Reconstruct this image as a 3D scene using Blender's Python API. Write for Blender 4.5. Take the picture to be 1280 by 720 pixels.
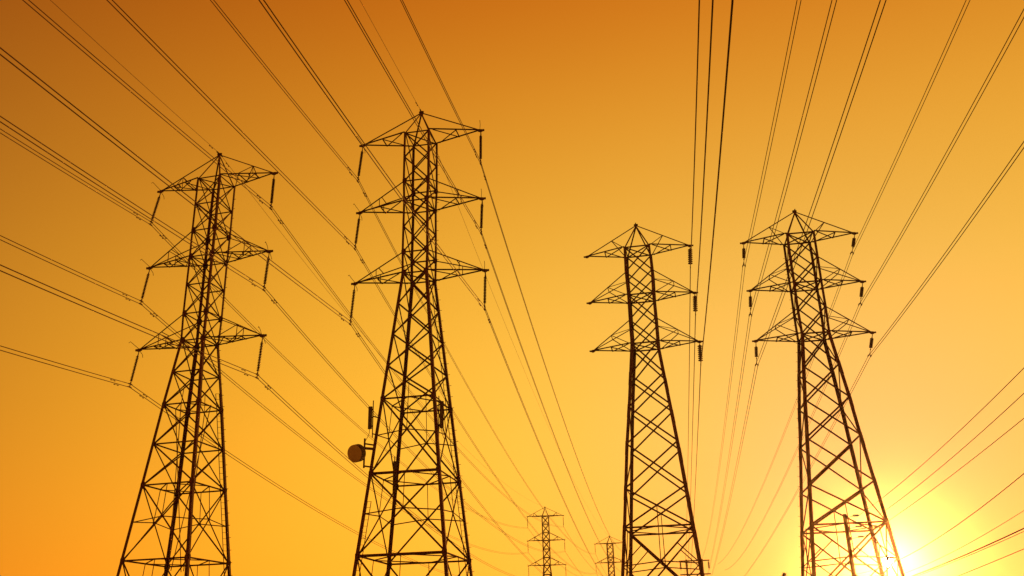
import bpy, bmesh, math, random
from mathutils import Vector, Matrix
R = math.radians
random.seed(7)
scene = bpy.context.scene
for o in list(bpy.data.objects): bpy.data.objects.remove(o)
COL = scene.collection

# ---------------------------------------------------------------- surveyed site data (metres)
POLEWIRES = {'p1': [22.17242, 62.0, 9.80436, -0.12342, 0.0071, 0.00121], 'p2': [22.23992, 62.0, 9.1007, -0.12017, 0.00855, 0.00122], 'p3': [22.28934, 62.0, 8.45374, -0.09813, 0.02824, 0.00093], 'p4': [21.56038, 62.0, 6.18335, -0.19012, -0.0503, 0.00162], 'p5': [21.52385, 62.0, 5.02043, -0.03922, 0.01724, 0.00136], 'p5b': [21.50825, 62.0, 4.9246, -0.03256, 0.02119, 0.00126], 'p6': [21.56112, 62.0, 4.01492, -0.00652, 0.05045, 0.00095], 'p7': [21.50895, 62.0, 5.55213, -0.18032, -0.05166, 0.00154]}
POLE = [21.252, 62.0, 9.915]
HF = [38.86, 215.0, 20.877, 17.981, 3.326]
TREE = [20.367, 75.0, 7.237]
CAM = {'f': 1164.1812701535669, 'pitch': 0.37851830558317806, 'roll': -0.02618900179830843}
TOWERS = [{'X': -25.317, 'Y': 71.301, 'yaw': 0.2497, 'zP': 43.379, 'a': [5.5, 5.605, 5.612], 'lev': {'1': (40.598, 1.036, 1.18), '2': (33.308, 1.039, 1.114), 'u2': (35.686, 1.063, 1.137), '3': (25.992, 0.994, 1.063), 'u3': (28.275, 1.048, 1.106), 'Z': (20.637, 1.571, 1.634), 'A': (14.374, 2.134, 2.266), 'B': (8.922, 2.708, 2.751)}}, {'X': -7.812, 'Y': 72.698, 'yaw': 0.1914, 'zP': 48.018, 'a': [5.5, 5.54, 5.724], 'lev': {'1': (45.321, 1.107, 1.278), '2': (38.539, 1.041, 1.299), 'u2': (40.487, 1.121, 1.29), '3': (31.821, 1.053, 1.279), 'u3': (33.755, 1.094, 1.274), 'Z': (20.802, 2.143, 2.495), 'A': (14.914, 2.716, 3.04), 'B': (8.878, 3.343, 3.615)}}, {'X': 13.593, 'Y': 91.402, 'yaw': 0.2038, 'zP': 45.011, 'a': [5.5, 5.485, 5.457], 'lev': {'1': (41.897, 1.309, 1.494), '2': (36.542, 1.313, 1.428), 'u2': (39.128, 1.391, 1.389), '3': (31.198, 1.337, 1.475), 'u3': (33.786, 1.344, 1.415), 'p2': (24.556, 2.051, 1.783), 'p3': (20.749, 2.46, 2.498), 'H': (12.756, 3.184, 3.217)}}, {'X': 29.393, 'Y': 86.814, 'yaw': 0.1546, 'zP': 43.929, 'a': [5.5, 5.443, 5.525], 'lev': {'1': (40.869, 1.309, 1.461), '2': (35.589, 1.315, 1.358), 'u2': (38.204, 1.334, 1.337), '3': (30.247, 1.289, 1.41), 'u3': (32.902, 1.34, 1.34), 'p2': (23.554, 2.048, 2.212), 'p3': (19.871, 2.396, 2.533), 'H': (11.983, 3.221, 3.446)}}]
BOT = {'01L': [-6.078, 37.578], '01R': [5.434, 37.376], '02L': [-6.027, 30.204], '02R': [5.389, 30.037], '03L': [-6.04, 23.009], '03R': [5.405, 22.669], '11L': [-5.83, 41.848], '11R': [5.455, 42.08], '12L': [-5.837, 35.201], '12R': [5.415, 35.367], '13L': [-5.98, 28.302], '13R': [5.626, 28.483], '21R': [5.317, 39.445], '22R': [5.341, 34.162], '23R': [5.351, 28.784], '31L': [-5.74, 38.325], '31R': [4.93, 38.707], '32L': [-5.717, 32.964], '32R': [4.867, 33.21], '33L': [-5.724, 27.775], '33R': [4.908, 27.929]}
FAR = {'FA': [8.4163, 293.1956, 0.0592, 1.6477], 'FB': [33.5523, 353.9624, 0.1756, -5.1624]}
WIRES = {'B01L': [0.167063, -0.108857, 0.000462], 'B01R': [0.166482, -0.102432, 0.000251], 'B02L': [0.166325, -0.104642, 0.000449], 'B02R': [0.166448, -0.101475, 0.000312], 'B03L': [0.166772, -0.11075, 0.000461], 'B03R': [0.166666, -0.105411, 0.000407], 'B11L': [0.16579, -0.079477, 0.000388], 'B11R': [0.166355, -0.081502, 0.000423], 'B12L': [0.164046, -0.073956, 2.2e-05], 'B12R': [0.166922, -0.081059, 0.000364], 'B13L': [0.1661, -0.078379, 0.000226], 'B13R': [0.168298, -0.088715, 0.000575], 'B21R': [0.161227, -0.085411, 0.000612], 'B22R': [0.161319, -0.084152, 0.000586], 'B23R': [0.161575, -0.08021, 0.000479], 'B31L': [0.141129, -0.019443, 0.000423], 'B32L': [0.138637, -0.020336, 0.000346], 'B33L': [0.135675, -0.026973, 0.000405], 'B31R': [0.143053, -0.013447, 0.000437], 'B32R': [0.140116, -0.022313, 0.000511], 'B33R': [0.137521, -0.028456, 0.000441], 'F11R': [0.147841, -0.138023, 0.000462], 'F12R': [0.150376, -0.136986, 0.000436], 'F13R': [0.150955, -0.1322, 0.000513], 'F11L': [0.147912, -0.138646, 0.000479], 'F12L': [0.152741, -0.134338, 0.000364], 'F01R': [0.149697, -0.1, 0.0006], 'F21R': [0.156239, -0.064989, 0.00011], 'F22R': [0.156119, -0.06556, 0.00011], 'F23R': [0.156062, -0.0658, 0.00011], 'F31L': [0.16855, -0.030385, 0.00012], 'F32L': [0.16408, -0.053938, 0.000118], 'F33L': [0.162039, -0.05071, 0.000118], 'F31R': [0.163155, -0.036693, 0.00012], 'F32R': [0.170884, -0.031458, 0.000121], 'F33R': [0.158908, -0.049, 0.000117]}
SUN = [0.35419, 0.93194, 0.07769]

EYE = 1.7

# ---------------------------------------------------------------- camera
cam = bpy.data.cameras.new('camera'); camo = bpy.data.objects.new('camera', cam); COL.objects.link(camo)
cam.sensor_width = 36.0; cam.sensor_fit = 'HORIZONTAL'; cam.lens = CAM['f'] * 36.0 / 1280.0
cam.clip_start = 0.1; cam.clip_end = 6000
_c, _s = math.cos(CAM['pitch']), math.sin(CAM['pitch']); _cr, _sr = math.cos(CAM['roll']), math.sin(CAM['roll'])
r0, u0, fw = Vector((1, 0, 0)), Vector((0, -_s, _c)), Vector((0, _c, _s))
right = _cr * r0 + _sr * u0; up = -_sr * r0 + _cr * u0
camo.matrix_world = Matrix(((right.x, up.x, -fw.x, 0), (right.y, up.y, -fw.y, 0), (right.z, up.z, -fw.z, EYE), (0, 0, 0, 1)))
scene.camera = camo

# ---------------------------------------------------------------- exposure, sky, sun
scene.view_settings.view_transform = 'Standard'; scene.view_settings.look = 'None'
scene.view_settings.exposure = 0.0; scene.view_settings.gamma = 1.0; scene.view_settings.use_curve_mapping = False
SUN_EL, SUN_AZ = math.asin(SUN[2]), math.atan2(SUN[0], SUN[1])
HAZE_DENSITY, HAZE_G = 0.00017, 0.965
SUN_STRENGTH = 2.2
# sky colour: ln(channel) = k0 + k1 e + k2 e^2 + k3 t + k4 t^2   (e elevation, t angle from the sun, in degrees)
SKY = {'R': [0.28, -0.0005, -0.0004, -0.0005, -0.00012], 'G': [0.1, -0.008, -0.0004, -0.02, 0.0], 'B': [-1.6, -0.02, -0.0002, -0.04, 0.0]}
GLOW = {'R': (0.5, 4.0), 'G': (0.5, 4.0), 'B': (0.5, 3.0)}       # near-sun aureole: amount, width in degrees
SKY = {'R': [0.361891, -0.025495, 0.00014, 0.006652, -0.000564], 'G': [-0.69778, 0.016383, -0.000993, 0.012992, -0.000615], 'B': [-1.866847, 0.075086, -0.002273, -0.078047, 0.000432]}
GLOW = {'R': (0.0, 3.0), 'G': (0.0, 2.5), 'B': (0.0, 2.0)}

world = bpy.data.worlds.new('World'); scene.world = world; world.use_nodes = True
nt = world.node_tree; nt.nodes.clear()
def nd(t, **k):
    n = nt.nodes.new(t)
    for a, b in k.items(): setattr(n, a, b)
    return n
def mth(op, a, b=None, clamp=False):
    n = nd('ShaderNodeMath', operation=op, use_clamp=clamp)
    for i, x in enumerate((a, b)):
        if x is None: continue
        if isinstance(x, (int, float)): n.inputs[i].default_value = x
        else: nt.links.new(x, n.inputs[i])
    return n.outputs[0]
tc = nd('ShaderNodeTexCoord')
nrm = nd('ShaderNodeVectorMath', operation='NORMALIZE'); nt.links.new(tc.outputs['Generated'], nrm.inputs[0])
sep = nd('ShaderNodeSeparateXYZ'); nt.links.new(nrm.outputs[0], sep.inputs[0])
dt = nd('ShaderNodeVectorMath', operation='DOT_PRODUCT'); nt.links.new(nrm.outputs[0], dt.inputs[0]); dt.inputs[1].default_value = SUN
DEG = 180 / math.pi
elev = mth('MINIMUM', mth('MAXIMUM', mth('MULTIPLY', mth('ARCSINE', sep.outputs[2]), DEG), 0.0), 60.0)
ang = mth('MULTIPLY', mth('ARCCOSINE', mth('MINIMUM', dt.outputs['Value'], 0.9999999)), DEG)
angc = mth('MINIMUM', ang, 66.0)
e2 = mth('MULTIPLY', elev, elev); T_FROM = {'R': 18.0, 'G': 6.0, 'B': 0.0}
comb = nd('ShaderNodeCombineColor')
# faint uneven veil of dust, so the sky is not a perfect gradient
nz = nd('ShaderNodeTexNoise'); nz.inputs['Scale'].default_value = 2.2; nz.inputs['Detail'].default_value = 3.0
vm = nd('ShaderNodeVectorMath', operation='MULTIPLY'); nt.links.new(nrm.outputs[0], vm.inputs[0]); vm.inputs[1].default_value = (1, 1, 3.5)
nt.links.new(vm.outputs[0], nz.inputs['Vector'])
veil = mth('ADD', mth('MULTIPLY', mth('SUBTRACT', nz.outputs[0], 0.5), 0.05), 1.0)
disc = mth('MULTIPLY', mth('LESS_THAN', ang, 0.3), 8.0)
for ch, nm in (('R', 'Red'), ('G', 'Green'), ('B', 'Blue')):
    k = SKY[ch]
    s = mth('ADD', mth('MULTIPLY', elev, k[1]), k[0])
    ta = mth('MAXIMUM', mth('SUBTRACT', angc, T_FROM[ch]), 0.0)
    s = mth('ADD', s, mth('MULTIPLY', e2, k[2])); s = mth('ADD', s, mth('MULTIPLY', ta, k[3])); s = mth('ADD', s, mth('MULTIPLY', mth('MULTIPLY', ta, ta), k[4]))
    v = mth('MULTIPLY', mth('EXPONENT', s), veil)
    a, wd = GLOW[ch]
    v = mth('ADD', v, mth('MULTIPLY', mth('EXPONENT', mth('DIVIDE', ang, -wd)), a))
    v = mth('ADD', v, disc)
    nt.links.new(v, comb.inputs[nm])
bg = nd('ShaderNodeBackground'); nt.links.new(comb.outputs[0], bg.inputs['Color']); bg.inputs['Strength'].default_value = 1.0
nish = nd('ShaderNodeTexSky'); nish.sky_type = 'NISHITA'; nish.sun_disc = False
nish.sun_elevation = SUN_EL; nish.sun_rotation = SUN_AZ; nish.dust_density = 4.0; nish.air_density = 1.5
tint = nd('ShaderNodeMix', data_type='RGBA', blend_type='MULTIPLY'); tint.inputs[0].default_value = 1.0
nt.links.new(nish.outputs[0], tint.inputs[6]); tint.inputs[7].default_value = (1.0, 0.45, 0.06, 1)
bg2 = nd('ShaderNodeBackground'); nt.links.new(tint.outputs[2], bg2.inputs['Color']); bg2.inputs['Strength'].default_value = 0.006
add = nd('ShaderNodeAddShader'); nt.links.new(bg.outputs[0], add.inputs[0]); nt.links.new(bg2.outputs[0], add.inputs[1])
out = nd('ShaderNodeOutputWorld'); nt.links.new(add.outputs[0], out.inputs[0])

sl = bpy.data.lights.new('sun', 'SUN'); sl.energy = SUN_STRENGTH; sl.angle = R(0.5); sl.color = (1.0, 0.33, 0.05)
so = bpy.data.objects.new('sun', sl); COL.objects.link(so)
so.rotation_mode = 'QUATERNION'; so.rotation_quaternion = Vector(SUN).to_track_quat('Z', 'Y'); so.location = (0, 0, 55)
scene.cycles.volume_bounces = 0; scene.cycles.max_bounces = 4; scene.cycles.diffuse_bounces = 2

# ---------------------------------------------------------------- materials
def mat(name, col, rough=0.6, metal=0.0, vary=0.25, scale=3.0):
    m = bpy.data.materials.new(name); m.use_nodes = True; t = m.node_tree; b = t.nodes['Principled BSDF']
    b.inputs['Roughness'].default_value = rough; b.inputs['Metallic'].default_value = metal
    n = t.nodes.new('ShaderNodeTexNoise'); n.inputs['Scale'].default_value = scale; n.inputs['Detail'].default_value = 5
    co = t.nodes.new('ShaderNodeTexCoord'); t.links.new(co.outputs['Object'], n.inputs['Vector'])
    r = t.nodes.new('ShaderNodeValToRGB'); r.color_ramp.elements[0].position = 0.35; r.color_ramp.elements[1].position = 0.7
    r.color_ramp.elements[0].color = [c * (1 - vary) for c in col] + [1]; r.color_ramp.elements[1].color = [min(1, c * (1 + vary)) for c in col] + [1]
    t.links.new(n.outputs[0], r.inputs[0]); t.links.new(r.outputs[0], b.inputs['Base Color'])
    return m
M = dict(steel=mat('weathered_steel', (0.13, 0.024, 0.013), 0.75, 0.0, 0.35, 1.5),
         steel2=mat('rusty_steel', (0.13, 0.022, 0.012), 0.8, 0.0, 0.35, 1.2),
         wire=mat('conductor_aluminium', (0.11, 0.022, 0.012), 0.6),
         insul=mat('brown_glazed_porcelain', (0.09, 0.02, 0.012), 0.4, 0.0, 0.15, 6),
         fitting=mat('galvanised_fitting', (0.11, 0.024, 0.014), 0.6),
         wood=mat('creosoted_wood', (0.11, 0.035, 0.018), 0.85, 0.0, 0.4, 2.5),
         radome=mat('radome_fabric', (0.8, 0.68, 0.5), 0.7, 0.0, 0.06, 2.0),
         panel=mat('antenna_plastic', (0.10, 0.06, 0.045), 0.6, 0.0, 0.1, 3.0),
         bark=mat('bark', (0.08, 0.05, 0.035), 0.9), leaf=mat('leaf', (0.05, 0.06, 0.02), 0.7),
         ground=mat('dry_grass_ground', (0.14, 0.11, 0.06), 0.95, 0.0, 0.4, 0.08))

# ---------------------------------------------------------------- mesh helpers
class MB:
    def __init__(s): s.v = []; s.f = []
    def poly(s, vs, fs):
        k = len(s.v); s.v += [tuple(x) for x in vs]; s.f += [tuple(i + k for i in f) for f in fs]
    def prism(s, p, q, prof, up=None):
        """extrude a closed 2-D profile from p to q"""
        p, q = Vector(p), Vector(q); d = q - p
        if d.length < 1e-5: return
        d.normalize(); a = Vector(up) if up is not None else Vector((0, 0, 1))
        if abs(a.dot(d)) > 0.985: a = Vector((1, 0.3, 0))
        x = a - d * a.dot(d); x.normalize(); y = d.cross(x); n = len(prof)
        vs = [p + x * u + y * v for u, v in prof] + [q + x * u + y * v for u, v in prof]
        s.poly(vs, [(i, (i + 1) % n, n + (i + 1) % n, n + i) for i in range(n)] + [tuple(range(n - 1, -1, -1)), tuple(range(n, 2 * n))])
    def bar(s, p, q, w, h=None, up=None):
        h = w if h is None else h
        s.prism(p, q, [(-w / 2, -h / 2), (w / 2, -h / 2), (w / 2, h / 2), (-w / 2, h / 2)], up)
    def angle(s, p, q, w, up, t=None):
        """an L section: corner at the line p-q, one flange each side of the direction 'up'"""
        t = t or max(0.012, w * 0.16); a = w
        L = [(0, 0), (a, 0), (a, t), (t, t), (t, a), (0, a)]
        c, k = math.cos(R(45)), math.sin(R(45))
        s.prism(p, q, [(c * u + k * v, -k * u + c * v) for u, v in L], up)
    def rod(s, p, q, r, n=6): s.prism(p, q, [(r * math.cos(2 * math.pi * i / n), r * math.sin(2 * math.pi * i / n)) for i in range(n)])
    def tube(s, pts, r, n=6):
        pts = [Vector(p) for p in pts]; base = len(s.v); m = len(pts)
        for i, p in enumerate(pts):
            d = (pts[min(i + 1, m - 1)] - pts[max(i - 1, 0)]).normalized()
            a = Vector((0, 0, 1)) if abs(d.z) < 0.95 else Vector((1, 0, 0))
            x = d.cross(a).normalized(); y = x.cross(d)
            s.v += [tuple(p + x * r * math.cos(2 * math.pi * k / n) + y * r * math.sin(2 * math.pi * k / n)) for k in range(n)]
        for i in range(m - 1):
            for k in range(n):
                a, b = base + i * n + k, base + i * n + (k + 1) % n; s.f.append((a, b, b + n, a + n))
        s.f.append(tuple(base + k for k in range(n))[::-1]); s.f.append(tuple(base + (m - 1) * n + k for k in range(n)))
    def lathe(s, prof, n=12, org=(0, 0, 0), ax='z'):
        base = len(s.v); o = Vector(org)
        for r, z in prof:
            for k in range(n):
                a = 2 * math.pi * k / n; c = (r * math.cos(a), r * math.sin(a), z)
                if ax == 'x': c = (c[2], c[0], c[1])
                s.v.append(tuple(o + Vector(c)))
        for i in range(len(prof) - 1):
            for k in range(n):
                a, b = base + i * n + k, base + i * n + (k + 1) % n; s.f.append((a, b, b + n, a + n))
        s.f.append(tuple(base + k for k in range(n))[::-1]); s.f.append(tuple(base + (len(prof) - 1) * n + k for k in range(n)))
    def plate(s, c, ux, uy, t):
        c, ux, uy = Vector(c), Vector(ux), Vector(uy); nn = ux.cross(uy).normalized() * t / 2
        q = [c - ux - uy * .5, c - ux * .5 - uy, c + ux * .5 - uy, c + ux - uy * .5, c + ux + uy * .5, c + ux * .5 + uy, c - ux * .5 + uy, c - ux + uy * .5]
        n = 8; vs = [p - nn for p in q] + [p + nn for p in q]
        s.poly(vs, [(i, (i + 1) % n, n + (i + 1) % n, n + i) for i in range(n)] + [tuple(range(n - 1, -1, -1)), tuple(range(n, 2 * n))])
    def mesh(s, name, m):
        me = bpy.data.meshes.new(name); me.from_pydata(s.v, [], s.f); me.update()
        b = bmesh.new(); b.from_mesh(me); bmesh.ops.recalc_face_normals(b, faces=b.faces); b.to_mesh(me); b.free()
        me.materials.append(m); return me
    def build(s, name, m, parent=None):
        o = bpy.data.objects.new(name, s.mesh(name, m)); COL.objects.link(o)
        if parent: o.parent = parent
        return o
def tag(o, label, cat, group=None):
    o['label'] = label; o['category'] = cat
    if group: o['group'] = group
    return o
def thing(name, label, cat, loc, rz=0.0, group=None):
    o = bpy.data.objects.new(name, None); o.empty_display_size = 0.2; COL.objects.link(o)
    o.location = loc; o.rotation_euler = (0, 0, rz); return tag(o, label, cat, group)
def kids(o): return [c for c in bpy.data.objects if c.parent == o]
def copy_tree(o, parent=None, skip=()):
    c = o.copy(); COL.objects.link(c); c.parent = parent
    for ch in kids(o):
        if ch.name.split('.')[0] not in skip: copy_tree(ch, c, skip)
    return c

# ---------------------------------------------------------------- ground (lies below the picture; gently rolling through the bases)
BASES = [(t['X'], t['Y'], 0.0) for t in TOWERS] + [(FAR['FA'][0], FAR['FA'][1], FAR['FA'][3]), (FAR['FB'][0], FAR['FB'][1], FAR['FB'][3]), (0, 0, 0), (POLE[0], POLE[1], 0)]
def gz(x, y):
    a = b = 0.0
    for bx, by, bz in BASES:
        w = 1.0 / (((x - bx) ** 2 + (y - by) ** 2) ** 1.5 + 30.0); a += w * bz; b += w
    return a / b
g = MB(); N = 90; G0 = 700.0
cs = [((i / N) * 2 - 1) for i in range(N + 1)]; cs = [math.copysign(abs(c) ** 1.8, c) * G0 for c in cs]
g.poly([(x, y + 100, gz(x, y + 100) - 0.02) for y in cs for x in cs], [(j * (N + 1) + i, j * (N + 1) + i + 1, (j + 1) * (N + 1) + i + 1, (j + 1) * (N + 1) + i) for j in range(N) for i in range(N)])
go = g.build('ground', M['ground']); go['kind'] = 'structure'

# ---------------------------------------------------------------- air
hz = MB(); x0, x1, y0, y1, z0, z1 = -720, 720, -620, 820, -8, 62
hz.poly([(x, y, z) for z in (z0, z1) for y in (y0, y1) for x in (x0, x1)], [(0, 1, 3, 2), (4, 5, 7, 6), (0, 1, 5, 4), (2, 3, 7, 6), (0, 2, 6, 4), (1, 3, 7, 5)])
hm = bpy.data.materials.new('haze_air'); hm.use_nodes = True; hm.node_tree.nodes.clear()
ho = hm.node_tree.nodes.new('ShaderNodeOutputMaterial'); hv = hm.node_tree.nodes.new('ShaderNodeVolumePrincipled')
hv.inputs['Color'].default_value = (1.0, 0.88, 0.8, 1); hv.inputs['Density'].default_value = HAZE_DENSITY; hv.inputs['Anisotropy'].default_value = HAZE_G
hm.node_tree.links.new(hv.outputs[0], ho.inputs['Volume'])
hb = hz.build('haze', hm); hb['kind'] = 'stuff'

# ---------------------------------------------------------------- lattice towers
def make_tower(T, style, label, ladder_legs=(), bolt_legs=(), fat=1.0, place=None, group='large power line towers'):
    big = style == 'A'
    t = thing('lattice_tower', label, 'pylon', (T['X'], T['Y'], 0) if place is None else (place[0], place[1], place[3]), -(T['yaw'] if place is None else place[2]), group)
    lev = sorted(T['lev'].values(), reverse=True)                     # z, half width along arms, half depth along line
    def hw(z):
        if z >= lev[0][0]: return lev[0][1], lev[0][2]
        for (za, wa, va), (zb, wb, vb) in zip(lev, lev[1:]):
            if zb <= z <= za:
                f = (za - z) / (za - zb); return wa + f * (wb - wa), va + f * (vb - va)
        (za, wa, va), (zb, wb, vb) = lev[-3], lev[-1]; f = (za - z) / (za - zb)
        return wa + f * (wb - wa), va + f * (vb - va)
    def cn(sx, sy, z): w, v = hw(z); return Vector((sx * w, sy * v, z))
    L = {k: q[0] for k, q in T['lev'].items()}
    if big:
        f = lambda a, b, n: [a + (b - a) * i / n for i in range(1, n)]
        upz = [L['1']] + f(L['1'], L['u2'], 2) + [L['u2'], L['2']] + f(L['2'], L['u3'], 2) + [L['u3'], L['3']]
        n_mid = max(2, round((L['3'] - L['Z']) / 2.72))
        lowz = [L['3']] + f(L['3'], L['Z'], n_mid) + [L['Z']] + (f(L['Z'], L['A'], 2) if n_mid == 2 else []) + [L['A'], L['B'], 0.0]
    else:
        upz = [L['1'], L['u2'], L['2'], L['u3'], L['3']]
        lowz = [L['3'], (L['3'] + L['p2']) / 2, L['p2'], L['p3'], (L['p3'] * 0.46 + L['H'] * 0.54), L['H'], 5.8, 0.0]
    allz = upz + lowz[1:]
    lw = 0.20 if n_is_thin(T) else (0.22 if big else 0.27)
    bw = (0.085 if n_is_thin(T) else 0.10) if big else 0.118
    lw *= fat; bw *= fat
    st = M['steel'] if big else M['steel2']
    # legs: angle section corner posts with splices and gusset plates at the nodes
    for sx in (-1, 1):
        for sy in (-1, 1):
            b = MB(); inward = lambda z: Vector((-sx, -sy, 0))
            zz = [L['1']] + [z for z in allz if z < L['1'] - 1e-3]
            for za, zb in zip(zz, zz[1:]):
                w = lw * (0.85 if za > L['3'] + .1 else 1.12 if big else 1.15)
                oo = Vector((sx, sy, 0)) * lw * .32; b.angle(cn(sx, sy, za) + oo, cn(sx, sy, zb) + oo, w, inward(za))
            for z in zz[1:-1]:
                big_node = z in (L.get('Z'), L.get('A'), L.get('B'), L['3'], L['2'], L['u2'], L['u3'])
                gs = (0.2 if big_node else 0.12) if big else (0.14 if big_node else 0.11)
                w, v = hw(z)
                p = cn(sx, sy, z)
                b.plate(p + Vector((-sx * gs * .45, sy * .014, 0)), (gs, 0, 0), (0, 0, gs * 1.3), 0.016)
                b.plate(p + Vector((sx * .014, -sy * gs * .45, 0)), (0, gs, 0), (0, 0, gs * 1.3), 0.016)
                if not big and z < L['3'] - .1:                        # splice cover hugging the leg outside
                    b.angle(cn(sx, sy, z + .25) + Vector((sx, sy, 0)) * (lw * .32 + .02), cn(sx, sy, z - 1.1) + Vector((sx, sy, 0)) * (lw * .32 + .02), lw * 1.05, inward(z))
            if (sx, sy) in bolt_legs:                                  # step bolts, every other one on either flange
                z = 3.0; i = 0
                while z < L['1'] - 1:
                    p = cn(sx, sy, z); b.rod(p - Vector((sx, sy, 0)) * .03, p + (Vector((sx, -sy * .2, 0)) if i % 2 else Vector((-sx * .2, sy, 0))) * .26, .02, 5); z += .46; i += 1
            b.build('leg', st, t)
    # bracing of the four faces
    faces = [((-1, -1), (1, -1)), ((1, -1), (1, 1)), ((1, 1), (-1, 1)), ((-1, 1), (-1, -1))]
    for fi, (ca, cb) in enumerate(faces):
        b = MB(); out = Vector(((ca[0] + cb[0]) / 2, (ca[1] + cb[1]) / 2, 0)); side = fi in (1, 3)
        Pa = lambda z: cn(ca[0], ca[1], z) - out * .03
        Pb = lambda z: cn(cb[0], cb[1], z) - out * .03
        inn = -out
        horiz = set([L['1'], L['u2'], L['2'], L['u3'], L['3']]) if big else {L['1'], L['2'], L['3']}
        if big: horiz |= {L['Z'], L['A'], L['B']}
        else: horiz |= {L['H']}
        if n_is_thin(T): horiz |= set(allz[:-1])
        for z in sorted(horiz):
            w = bw * (1.5 if fi == 0 and z in (L.get('A'), L.get('B')) and not n_is_thin(T) else 1.0)
            b.angle(Pa(z), Pb(z), w, inn)
        for k, (za, zb) in enumerate(zip(allz, allz[1:])):
            a1, a2, b1, b2 = Pa(za), Pa(zb), Pb(za), Pb(zb)
            w = bw * (0.9 if za > L['3'] + .1 else 1.0)
            low = za - zb > 4.5
            if not big and side and not low:                            # single lacing on the narrow faces
                if k % 2: b.angle(a1, b2, w, inn); b.angle(b2, a2, w * .8, inn)
                else: b.angle(b1, a2, w, inn)
                continue
            b.angle(a1 - out * .03, b2 - out * .03, w, inn); b.angle(b1 + out * .02, a2 + out * .02, w, inn)
            # crossing point of the X
            wa, wb = (b1 - a1).length, (b2 - a2).length; fx = wa / (wa + wb)
            X = a1.lerp(b2, fx)
            if low:
                zm = (za + zb) / 2; ma, mb_ = Pa(zm), Pb(zm)
                b.angle(ma, X, w * .62, inn); b.angle(X, mb_, w * .62, inn)
                b.bar((a1 + b1) / 2, X + out * .015, w * .55)
                if not big and zb > 1:                                  # redundant members of the tall lower panel
                    b.angle(ma, a1.lerp(X, .5), w * .6, inn); b.angle(mb_, b1.lerp(X, .5), w * .6, inn); b.angle(ma, a2.lerp(X, .5), w * .6, inn); b.angle(mb_, b2.lerp(X, .5), w * .6, inn)
                if big: b.plate(X, (b1 - a1).normalized() * .12, (0, 0, .12), .012)
            if not big and zb == L['H']:
                b.bar(X, (a2 + b2) / 2, w * .55)
            if big and not side and abs(zb - L['Z']) < .01:
                b.bar(X, (a2 + b2) / 2, w * .5)
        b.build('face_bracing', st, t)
    # plan bracing inside the body
    for z in [L['1'], L['2'], L['3']] + ([L['Z'], L['A'], L['B']] if big else [L['H']]):
        b = MB(); c = [cn(-1, -1, z), cn(1, -1, z), cn(1, 1, z), cn(-1, 1, z)]; m = [(c[i] + c[(i + 1) % 4]) / 2 for i in range(4)]
        if z in (L['1'], L['2'], L['3']):
            b.bar(c[0] + Vector((0, 0, -.05)), c[2] + Vector((0, 0, -.05)), bw * .8); b.bar(c[1], c[3], bw * .8)
        else:
            for i in range(4): b.bar(m[i], m[(i + 1) % 4], bw * .75)
            if n_is_thin(T) and z == L['Z']:
                for i in range(4): b.bar(m[i] + Vector((0, 0, .08)), (c[i] + c[(i + 3) % 4]) / 2 * .4, bw * .6)
        b.build('plan_bracing', st, t)
    # peak
    b = MB(); pk = Vector((0, 0, T['zP']))
    for sx in (-1, 1):
        for sy in (-1, 1): b.angle(cn(sx, sy, L['1']), pk, bw * 1.15, (-sx, -sy, 0))
    b.plate(pk, (.22, 0, 0), (0, 0, .13), .05); b.bar(pk + Vector((0, -.45, .03)), pk + Vector((0, .45, .03)), .09)
    b.bar(pk + Vector((-.2, 0, .05)), pk + Vector((.2, 0, .05)), .11)
    b.build('peak', st, t)
    # crossarms, one part per side
    for k in (1, 2, 3):
        z = L[str(k)]; a = T['a'][k - 1]
        for sx in (-1, 1):
            b = MB(); tip = Vector((sx * a, 0, z)); c1, c2 = cn(sx, -1, z), cn(sx, 1, z); cw = bw * (1.25 if big else 1.1)
            ins = Vector((0, 0, 1))
            b.angle(c1, tip, cw, ins); b.angle(c2, tip, cw, ins)
            for f0 in ((.52,) if not n_is_thin(T) else (.34, .64)):
                p, q = c1.lerp(tip, f0), c2.lerp(tip, f0); b.bar(p, q, bw * .8)
                b.bar(q, c1.lerp(tip, f0 - .45 if f0 > .45 else 0.02), bw * .65); b.bar(p, c2.lerp(tip, f0 - .45 if f0 > .45 else 0.02), bw * .65)
            if big:                                                    # knee plate on the strut, as seen from below
                p, q = c1.lerp(tip, .52), c2.lerp(tip, .52); b.bar(p.lerp(q, .02), p.lerp(q, .3), bw * 1.9, .02)
            if k == 1:
                tops = [(pk, None)]
                b.angle(pk, tip + Vector((0, 0, .07)), cw * .8, (0, 0, -1))
                m = pk.lerp(tip, .5)
                if not big: 
                    for cc in (c1, c2): b.bar(m, cc + Vector((0, 0, -.1)), bw * .55)
                elif n_is_thin(T):
                    m = pk.lerp(tip, .62)
                    for cc in (c1, c2): b.bar(m, cc.lerp(tip, .6), bw * .6); b.bar(m, cc.lerp(tip, .3), bw * .6)
            else:
                zu = L['u%d' % k]
                ups = [cn(sx, -1, zu), cn(sx, 1, zu)]
                for u_, c_ in zip(ups, (c1, c2)):
                    b.angle(u_, tip + Vector((0, 0, .07)), cw * .78, (0, 0, -1))
                    if big:
                        m = u_.lerp(tip, .55); b.bar(m, c_.lerp(tip, .55), bw * .6)
                        if n_is_thin(T): b.bar(m, c_.lerp(tip, .2), bw * .6)
                    else:
                        m = u_.lerp(tip, .5); b.bar(m, c_.lerp(tip, .03), bw * .6)
                m1, m2 = ups[0].lerp(tip, .5), ups[1].lerp(tip, .5); b.bar(m1, m2, bw * .55)
                if not big: b.bar(m1, ups[1], bw * .5)
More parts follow.
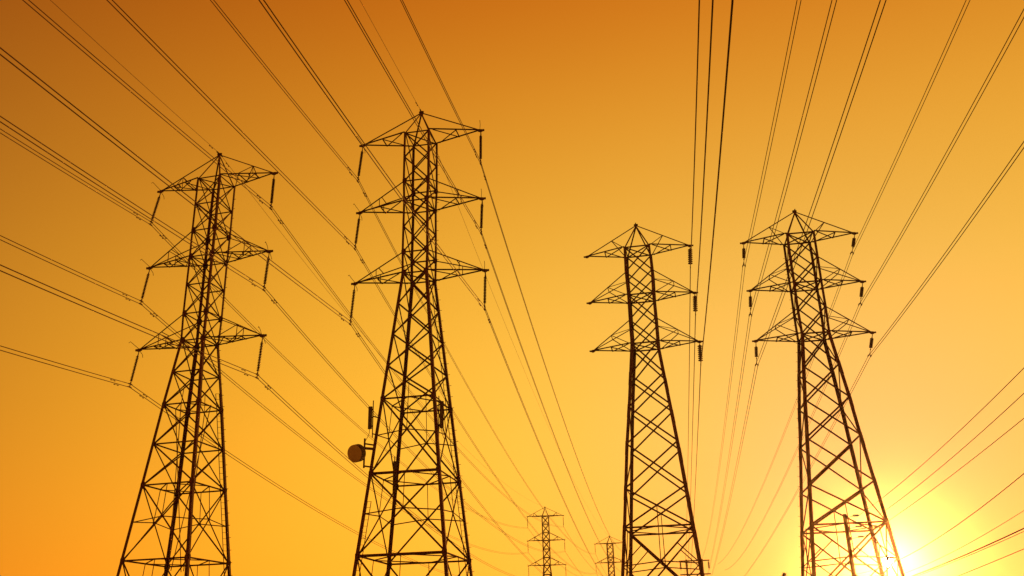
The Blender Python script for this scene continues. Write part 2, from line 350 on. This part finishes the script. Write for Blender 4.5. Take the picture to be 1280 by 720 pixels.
            # tip plates and hanger
            b.bar(tip - Vector((sx * .25, 0, 0)), tip + Vector((sx * (.33 if big else .36), 0, 0)), .17 if big else .15, .10, (0, 0, 1))
            b.plate(tip + Vector((0, 0, -.02)), (.2, 0, 0), (0, 0, .14), .05)
            b.rod(tip + Vector((0, 0, -.02)), tip + Vector((0, 0, -.2)), .03)
            if big and not (n_is_thin(T) and k == 1 and sx > 0):           # arcing horns on the tip
                h = [tip + Vector((-sx * .05, -.1, .05)), tip + Vector((sx * .1, -.6, .28)), tip + Vector((sx * .16, -1.0, .42)), tip + Vector((sx * .2, -1.12, .28))]
                b.tube(h, .022, 5)
                b.tube([tip + Vector((0, .1, -.05)), tip + Vector((-sx * .05, .45, -.3)), tip + Vector((-sx * .02, .55, -.5))], .022, 5)
            b.build('crossarm', st, t)
    # climbing gear
    for sx, sy, zt in ladder_legs:
        b = MB(); zs = [zt - i * .45 for i in range(int((zt - 1.0) / .45))]
        off = Vector((-sx * .42, -sy * .10, 0)) if sy < 0 else Vector((-sx * .36, -sy * .2, 0))
        o2 = off + Vector((-sx * .0, -sy * .32, 0))
        for o_ in (off, off * .35):
            b.tube([cn(sx, sy, zs[0]) + o_, cn(sx, sy, L['3'] - .5 if zs[0] > L['3'] else zs[0] - 1) + o_, cn(sx, sy, zs[-1]) + o_], .03, 5)
        for z in zs: b.rod(cn(sx, sy, z) + off, cn(sx, sy, z) + off * .35, .016, 5)
        b.build('ladder', st, t)
    return t, cn, L
def n_is_thin(T): return T is TOWERS[0]

tw = []
tw.append(make_tower(TOWERS[0], 'A', 'densely braced lattice tower with long insulators and no dish, farthest left of all', [(1, 1, 22.0)], [(1, 1)]))
tw.append(make_tower(TOWERS[1], 'A', 'tallest lattice tower, with a round dish and panel antennas on its lower legs', [(1, 1, 30.5), (-1, -1, 12.8)], [(1, 1)]))
tw.append(make_tower(TOWERS[2], 'B', 'lattice tower with thick legs and beaded insulators on its right arms only', [], []))
tw.append(make_tower(TOWERS[3], 'B', 'lattice tower standing right in front of the glare of the setting sun', [], [(-1, 1)]))
# the two far towers are of a heavier make
fa = make_tower(TOWERS[0], 'A', 'small distant lattice tower in the gap between the dish tower and the thick legged tower', fat=1.6, place=FAR['FA'], group='distant power line towers')
fb = make_tower(TOWERS[1], 'A', 'smallest distant lattice tower, half hidden behind the left leg of the thick legged tower', fat=1.6, place=FAR['FB'], group='distant power line towers')

# ---------------------------------------------------------------- insulator strings (hang from the arm tips)
def make_string(name, label, n, disc_r, length, top, bot, twin=True, bun=.28, vertical=False):
    t = thing(name, label, 'insulator', (0, 0, 0))
    b = MB(); b.rod((0, 0, 0), (0, 0, -top), .022); b.bar((0, 0, -.06), (0, 0, -top + .05), .07, .03); b.lathe([(.05, -top - .02), (.06, -top + .08), (.03, -top + .12)], 8); b.build('hanger_link', M['fitting'], t)
    z0 = -top; pitch = (length - top - bot) / n; prof = [(.03, z0)]
    for i in range(n):
        z = z0 - i * pitch
        prof += [(disc_r * .42, z - .02 * pitch), (disc_r * .55, z - .3 * pitch), (disc_r, z - .55 * pitch), (disc_r * .97, z - .72 * pitch), (disc_r * .45, z - .78 * pitch), (disc_r * .4, z - .98 * pitch)]
    prof.append((.03, z0 - n * pitch)); b = MB(); b.lathe(prof, 12); b.build('disc_string', M['insul'], t)
    zb = -(length - bot); b = MB(); b.rod((0, 0, zb), (0, 0, -length + .08), .028)
    if twin:
        b.lathe([(.03, zb - .1), (.075, zb - .16), (.03, zb - .22)], 8)
        if vertical:                                                   # one conductor above the other on a narrow strap
            b.bar((0, 0, zb), (0, 0, -length - bun / 2), .07, .05)
            for sz in (-1, 1): b.bar((0, -.2, -length + sz * bun / 2), (0, .2, -length + sz * bun / 2), .10, .09)
        else:
            b.bar((-bun / 2, 0, -length + .08), (bun / 2, 0, -length + .08), .05, .10, (0, 0, 1)); b.bar((0, 0, -length + .3), (0, 0, -length + .05), .09, .05)
            for sx in (-1, 1): b.bar((sx * bun / 2, -.22, -length), (sx * bun / 2, .22, -length), .09, .09); b.bar((sx * bun / 2, 0, -length + .08), (sx * bun / 2, 0, -length), .06)
    else:
        b.bar((0, -.2, -length), (0, .2, -length), .12, .1)
    b.build('clamp', M['fitting'], t)
    return t
BUNDLE = 0.28   # spacing of the two conductors of a pair
protos = {'A': make_string('insulator_string', '', 18, .13, 3.3, .42, .42, vertical=True), 'C': make_string('insulator_string', '', 8, .25, 2.42, .22, .36, twin=False), 'D': make_string('insulator_string', '', 9, .18, 2.42, .45, .88, bun=.24)}
LEN = {'A': 3.3, 'C': 2.42, 'D': 2.42}
used = set()
def place_string(kind, tip, bottom, rz, label, group):
    src = protos[kind]; o = src if kind not in used else copy_tree(src); used.add(kind)
    d = Vector(tip) - Vector(bottom); q = d.normalized().to_track_quat('Z', 'Y')
    # keep the yoke square to the line: rotate about world z, then swing
    sw = Vector((0, 0, 1)).rotation_difference(d.normalized())
    o.rotation_mode = 'QUATERNION'; o.rotation_quaternion = sw @ Matrix.Rotation(rz, 4, 'Z').to_quaternion()
    k = d.length / LEN[kind]; o.location = tip; o.scale = (1, 1, k); tag(o, label, 'insulator', group); return o
TNAME = ['densely braced tower', 'dish tower', 'thick legged tower', 'tower before the sun']
LV = {1: 'top', 2: 'middle', 3: 'lowest'}; SD = {'L': 'left', 'R': 'right'}
def tower_pt(i, a, z, T=None, F=None):
    if F is not None: X, Y, yw, dz = F
    else: X, Y, yw, dz = TOWERS[i]['X'], TOWERS[i]['Y'], TOWERS[i]['yaw'], 0
    return Vector((X + a * math.cos(yw), Y - a * math.sin(yw), z + dz))
HANG = 0.15
clampP = {}
for i, kind in enumerate('AACD'):
    for k in (1, 2, 3):
        for s in 'LR':
            if i == 2 and s == 'L': continue
            sg = -1 if s == 'L' else 1; tip = tower_pt(i, sg * TOWERS[i]['a'][k - 1], TOWERS[i]['lev'][str(k)][0] - HANG); bo = tower_pt(i, *BOT[f'{i}{k}{s}'])
            clampP[i, k, s] = bo
            adj = ['long dark', 'long dark', 'short thick beaded', 'short thin'][i]
            place_string(kind, tip, bo, -TOWERS[i]['yaw'], f'{adj} insulator string under the {LV[k]} {SD[s]} arm of the {TNAME[i]}' if i != 2 else f'{adj} insulator string under the {LV[k]} arm of the {TNAME[i]}', 'insulators on the large towers')
farP = {}
for nm, i, F in (('FA', 0, FAR['FA']), ('FB', 1, FAR['FB'])):
    for k in (1, 2, 3):
        for s in 'LR':
            sg = -1 if s == 'L' else 1; a = sg * TOWERS[i]['a'][k - 1]; z = TOWERS[i]['lev'][str(k)][0]
            tip = tower_pt(i, a, z - HANG, F=F); bo = tip - Vector((0, 0, 3.2)); farP[i, k, s] = bo
            place_string('A', tip, bo, -F[2], f'faint insulator string under the {LV[k]} {SD[s]} arm of the ' + ('small distant tower in the gap' if i == 0 else 'smallest distant tower'), 'insulators on the distant towers')

# ---------------------------------------------------------------- conductors
def span_pts(A, th, b, c, L, sgn, n):
    D = Vector((math.sin(th), math.cos(th), 0)) * sgn
    return [A + D * (L * j / n) + Vector((0, 0, b * (L * j / n) + c * (L * j / n) ** 2)) for j in range(1, n + 1)]
def damper(parent, p, d, m):
    b = MB(); d = Vector(d).normalized(); lo = Vector((0, 0, -.10))
    b.rod(p, p + lo, .018); b.rod(p + lo - d * .26, p + lo + d * .26, .012)
    for s in (-1, 1): b.rod(p + lo + d * s * .17, p + lo + d * s * .30, .042, 8)
    b.build('vibration_damper', m, parent)
def along(path, A, dist, sgn):
    """point at a horizontal distance from A on the given list of points"""
    prev = A
    for q in path:
        if (q - A).length >= dist:
            f = (dist - (prev - A).length) / ((q - A).length - (prev - A).length); return prev.lerp(q, f), (q - prev)
        prev = q
    return prev, q - A
def conductor(A, back, fwd, r, label, group, cat='power line', lateral=0.0, vert=0.0, yaw=0.0, dampers=(), bl=230.0, damp_m=None):
    """one wire running from the span behind the camera through its clamp A and on to the far tower"""
    off = Vector((math.cos(yaw), -math.sin(yaw), 0)) * lateral + Vector((0, 0, vert)); A = A + off
    bp = span_pts(A, back[0], back[1], back[2], bl, -1, 110)
    fp = []
    if fwd:
        p = A
        for th, b, c, L in fwd:
            s = span_pts(p, th, b, c, L, 1, 60); fp += s; p = s[-1]
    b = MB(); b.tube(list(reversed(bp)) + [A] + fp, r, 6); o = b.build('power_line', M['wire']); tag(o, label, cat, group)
    for dd in dampers:
        for path in (bp, fp):
            p, d = along(path, A, dd, 1); damper(o, p, d, M['fitting'])
    return o
def to_far(A, B, b):
    d = B - A; L = math.hypot(d.x, d.y); return (math.atan2(d.x, d.y), b, (d.z - b * L) / (L * L), L)
for i in (0, 1, 2, 3):
    for k in (1, 2, 3):
        for s in 'LR':
            if (i, k, s) not in clampP: continue
            A = clampP[i, k, s]; back = WIRES[f'B{i}{k}{s}']; yaw = TOWERS[i]['yaw']
            bl = min(235.0, abs(back[1]) / back[2] * 1.02) if abs(back[1]) > .04 else 150.0
            if i < 2:
                f1 = to_far(A, farP[i, k, s], -0.112 if i == 0 else -0.137); th = f1[0] + .01
                fwd = [f1, (th, -.09, .00045, 200.0)]
            else:
                w = WIRES[f'F{i}{k}{s}']; fwd = [(w[0], w[1], w[2], 420.0)]
            if i == 2:
                conductor(A, back, fwd, .046, f'thick single conductor clipped under the {LV[k]} arm of the {TNAME[i]}', 'single conductors of the thick legged tower', yaw=yaw, bl=bl)
            else:
                for lat, nm in ((-1, 'lower' if i < 2 else 'left'), (1, 'upper' if i < 2 else 'right')):
                    conductor(A, back, fwd, .028 if i < 2 else .026, f'{nm} wire of the pair under the {LV[k]} {SD[s]} arm of the {TNAME[i]}', f'conductor pairs of the {TNAME[i]}',
                              lateral=0 if i < 2 else lat * .24 / 2, vert=lat * BUNDLE / 2 if i < 2 else 0, yaw=yaw, bl=bl, dampers=((1.9,) if lat < 0 else (2.4,)) if i < 2 else ())
    if i < 2:
        A = tower_pt(i, 0, TOWERS[i]['zP'] + .08); F = FAR['FA'] if i == 0 else FAR['FB']
        B = tower_pt(i, 0, TOWERS[i]['zP'] + .08, F=F)
        conductor(A, ((.1655, -.085, .00035) if i == 0 else (.166, -.068, .0003)), [to_far(A, B, -.09 if i == 0 else -.11), (.16, -.07, .0004, 200)], .016,
                  f'thin single shield wire running over the peak of the {TNAME[i]}', 'shield wires', yaw=TOWERS[i]['yaw'], dampers=(1.6,))

# ---------------------------------------------------------------- dish and panel antennas on the dish tower
T1, cn1, L1 = tw[1]
def tpt(v):
    yw = TOWERS[1]['yaw']; X, Y = TOWERS[1]['X'], TOWERS[1]['Y']
    return Vector((X + v.x * math.cos(yw) + v.y * math.sin(yw), Y - v.x * math.sin(yw) + v.y * math.cos(yw), v.z))
zd = 16.35
base = tpt(cn1(-1, -1, zd))
pp = base + Vector((-.62, -.25, .05))                                  # the dish's own mast pipe
dish = thing('microwave_dish', 'round microwave dish on a short pipe beside the left leg of the tallest tower', 'dish antenna', pp - Vector((0, 0, 1.0)))
b = MB(); b.rod((0, 0, -.1), (0, 0, 2.15), .07, 10); b.build('mast_pipe', M['steel'], dish)
for z in (.05, 1.75): b = MB(); b.bar((0, 0, z), tuple(base - pp + Vector((.05, .1, 0)) + Vector((0, 0, z - .0))), .10); b.build('bracket', M['steel'], dish)
b = MB(); b.bar((0, 0, 1.4), tuple(base - pp + Vector((.05, .1, 1.45))), .16, .2)
b.build('bracket', M['steel'], dish)
hd = bpy.data.objects.new('drum', None)
b = MB(); b.lathe([(.60, 0), (.665, .02), (.665, .52), (.63, .55)], 36)
dr = b.build('drum', M['panel'], dish)
c = MB(); c.lathe([(.06, -.34), (.25, -.3), (.5, -.12), (.6, 0)], 24); dbk = c.build('reflector_back', M['panel'], dr)
c = MB(); c.lathe([(.001, .60), (.35, .592), (.6, .575), (.64, .553), (.64, .55)], 36); rd = c.build('radome', M['radome'], dr)
bpy.data.objects.remove(hd)
face = Vector((-.42, -.86, -.30)).normalized()
dr.rotation_mode = 'QUATERNION'; dr.rotation_quaternion = face.to_track_quat('Z', 'Y'); dr.location = Vector((-.42, -.36, .98)) - face * .1
b = MB(); b.bar((0, 0, .98), tuple(Vector((-.42, -.36, .98)) - face * .35), .12); b.build('arm', M['steel'], dish)
def panel_antenna(p, leg, h, label, rz, pipe_off):
    a = thing('panel_antenna', label, 'antenna', p, rz, 'panel antennas on the dish tower')
    b = MB(); w, d = .29, .16
    prof = [(-w / 2, -d / 2), (w / 2, -d / 2), (w / 2, d / 4), (w / 4, d / 2), (-w / 4, d / 2), (-w / 2, d / 4)]
    b.prism((0, 0, 0), (0, 0, h), prof, (1, 0, 0)); b.build('panel', M['panel'], a)
    b = MB(); po = Vector(pipe_off); b.rod(po + Vector((0, 0, -.7)), po + Vector((0, 0, h + .45)), .04, 8)
    b.build('mounting_pipe', M['steel'], a)
    for z in (.2, h * .5, h - .25): b = MB(); b.bar((0, 0, z), po + Vector((0, 0, z)), .09); b.build('clamp', M['steel'], a)
    inv = Matrix.Rotation(-rz, 3, 'Z'); lg = inv @ (Vector(leg) - Vector(p))
    for z in (-.4, h * .55): b = MB(); b.bar(po + Vector((0, 0, z)), Vector((lg.x, lg.y, z)), .07); b.build('bracket', M['steel'], a)
    b = MB(); b.tube([(0, 0, 0), (.03, 0, -.35), (.14, .05, -.65), (.3, .1, -.95)], .022, 5); b.build('cable', M['wire'], a)
pl = tpt(cn1(-1, -1, 18.4)); panel_antenna(pl + Vector((-.52, -.3, -.1)), pl, 1.75, 'slim panel antenna on a bracket just above the round dish', R(160), (-.26, 0.02, 0))
pl = tpt(cn1(-1, 1, 15.2)); panel_antenna(pl + Vector((-.05, -.32, -.9)), pl, 2.6, 'long panel antenna strapped to the rear left leg of the tallest tower', R(20), (.02, .2, 0))
pl = tpt(cn1(1, -1, 18.3)); panel_antenna(pl + Vector((.36, .1, -.2)), pl, 2.1, 'panel antenna fixed beside the front right leg of the tallest tower', R(15), (-.2, .12, 0))

# ---------------------------------------------------------------- wooden pole with its three sideways insulators
px, py, pz = POLE
pole = thing('utility_pole', 'plain wooden pole with three sideways insulators inside the legs of the tower before the sun', 'pole', (px, py, gz(px, py)))
b = MB(); b.lathe([(.17, 0), (.15, 5), (.125, pz - .05), (.10, pz)], 14); b.build('shaft', M['wood'], pole)
for w in ('p1', 'p2', 'p3'):
    X, Y, Z = POLEWIRES[w][:3]; d = Vector((X - px, 0, 0)); e = Vector((d.x, 0, Z - gz(px, py)))
    b = MB(); b.rod((.1, 0, e.z - .14), (d.x - .38, 0, e.z - .03), .018, 6); b.bar((.1, 0, e.z - .22), (.17, 0, e.z + .0), .10); 
    br = b.build('bracket', M['fitting'], pole)
    b = MB(); prof = [(.03, -.40)]
    for i in range(6): prof += [(.05, -.38 + i * .06), (.085, -.36 + i * .06), (.05, -.34 + i * .06)]
    b.lathe(prof + [(.03, .02)], 10, (d.x, 0, e.z), 'x'); b.build('insulator', M['insul'], pole)
WL = {'p1': ('upper thin wire running up to the right from the top insulator of the wooden pole', .014), 'p2': ('thin wire running up to the right from the middle insulator of the wooden pole', .014),
      'p3': ('thin wire running up to the right from the lowest insulator of the wooden pole', .014), 'p4': ('steep thin wire leaving the glare beside the wooden pole', .013),
      'p5': ('darkest cable crossing the lower right corner out of the sun glare', .026), 'p5b': ('faint cable slung just beneath the darkest lower right cable', .013),
      'p6': ('bottommost thin cable in the lower right corner', .015), 'p7': ('faintest thin cable above the darkest lower right cable', .007)}
for w, (lab, r) in WL.items():
    X, Y, Z, th, bb, cc = POLEWIRES[w]; A = Vector((X, Y, Z))
    pts = [A] + [A + Vector((math.sin(th), -math.cos(th), 0)) * s + Vector((0, 0, bb * s + cc * s * s)) for s in [j * 1.2 for j in range(1, 72)]]
    if w not in ('p1', 'p2', 'p3'): pts = [Vector((px + .1, py, Z))] + pts
    b = MB(); b.tube(pts, r, 6); tag(b.build('overhead_wire', M['wire']), lab, 'cable', 'wires of the wooden pole')

# ---------------------------------------------------------------- H-frame pole behind the thick legged tower
hx, hy, hz1, hz2, hl = HF
hf = thing('h_frame_pole', 'distant two legged wooden pole with two crossarms behind the thick legged tower', 'pole', (hx, hy, gz(hx, hy)), -.12)
g0 = gz(hx, hy)
for sx in (-1, 1):
    b = MB(); b.lathe([(.26, 0), (.2, hz1 - g0 + .1), (.17, hz1 - g0 + .35)], 12, (sx * 1.72, 0, 0)); b.build('pole', M['wood'], hf)
for z in (hz1, hz2):
    b = MB(); b.bar((-hl, -.24, z - g0), (hl, -.24, z - g0), .26, .2, (0, 0, 1)); b.build('crossarm', M['wood'], hf)
b = MB(); b.bar((-1.72, 0, hz2 - g0 - 1.2), (1.72, 0, hz2 - g0 - 5), .12); b.bar((1.72, .15, hz2 - g0 - 1.2), (-1.72, .15, hz2 - g0 - 5), .12); b.build('cross_brace', M['wood'], hf)
for sx, nm in ((-1, 'left'), (1, 'right')):
    v = Vector((hx, hy, hz1)) + Matrix.Rotation(-.12, 3, 'Z') @ Vector((sx * (hl - .25), -.24, -.12))
    place_string('C', v, v - Vector((0, 0, 1.9)), -.12, f'tiny insulator string under the {nm} end of the two legged pole', 'insulators on the two legged pole')

# ---------------------------------------------------------------- a leafy tree whose top just reaches the picture
tx, ty, tz = TREE; tg = gz(tx, ty)
tree = thing('shrubby_tree', 'dark tuft of a tree top poking up left of the tower before the sun', 'tree', (tx, ty, tg))
b = MB(); H = tz - tg
b.tube([(0, 0, 0), (.1, .05, H * .3), (.02, 0, H * .62), (.05, .03, H * .86)], .14, 8)
for a in range(7):
    an = a * .9; b.tube([(.05, .03, H * (.4 + .05 * a)), (.5 * math.cos(an), .5 * math.sin(an), H * (.52 + .05 * a)), (.9 * math.cos(an), .9 * math.sin(an), H * (.6 + .05 * a))], .05, 5)
b.build('trunk', M['bark'], tree)
b = MB()
for i in range(2600):
    z = random.random() ** .8; rr = (1.5 * math.sin(math.pi * min(1, .12 + z * .86)) ** .7) * (1 - .75 * z * z); an = random.random() * 6.283; r = rr * random.random() ** .5 * (.75 + .35 * math.sin(an * 3 + z * 9))
    p = Vector((r * math.cos(an), r * math.sin(an), H * (.38 + .62 * z))); d = Vector((random.gauss(0, 1), random.gauss(0, 1), random.gauss(.3, .8))).normalized(); e = d.orthogonal().normalized() * .035
    q = p + d * .17
    b.poly([p, p.lerp(q, .5) + e, q, p.lerp(q, .5) - e], [(0, 1, 2, 3)])
b.build('crown', M['leaf'], tree)
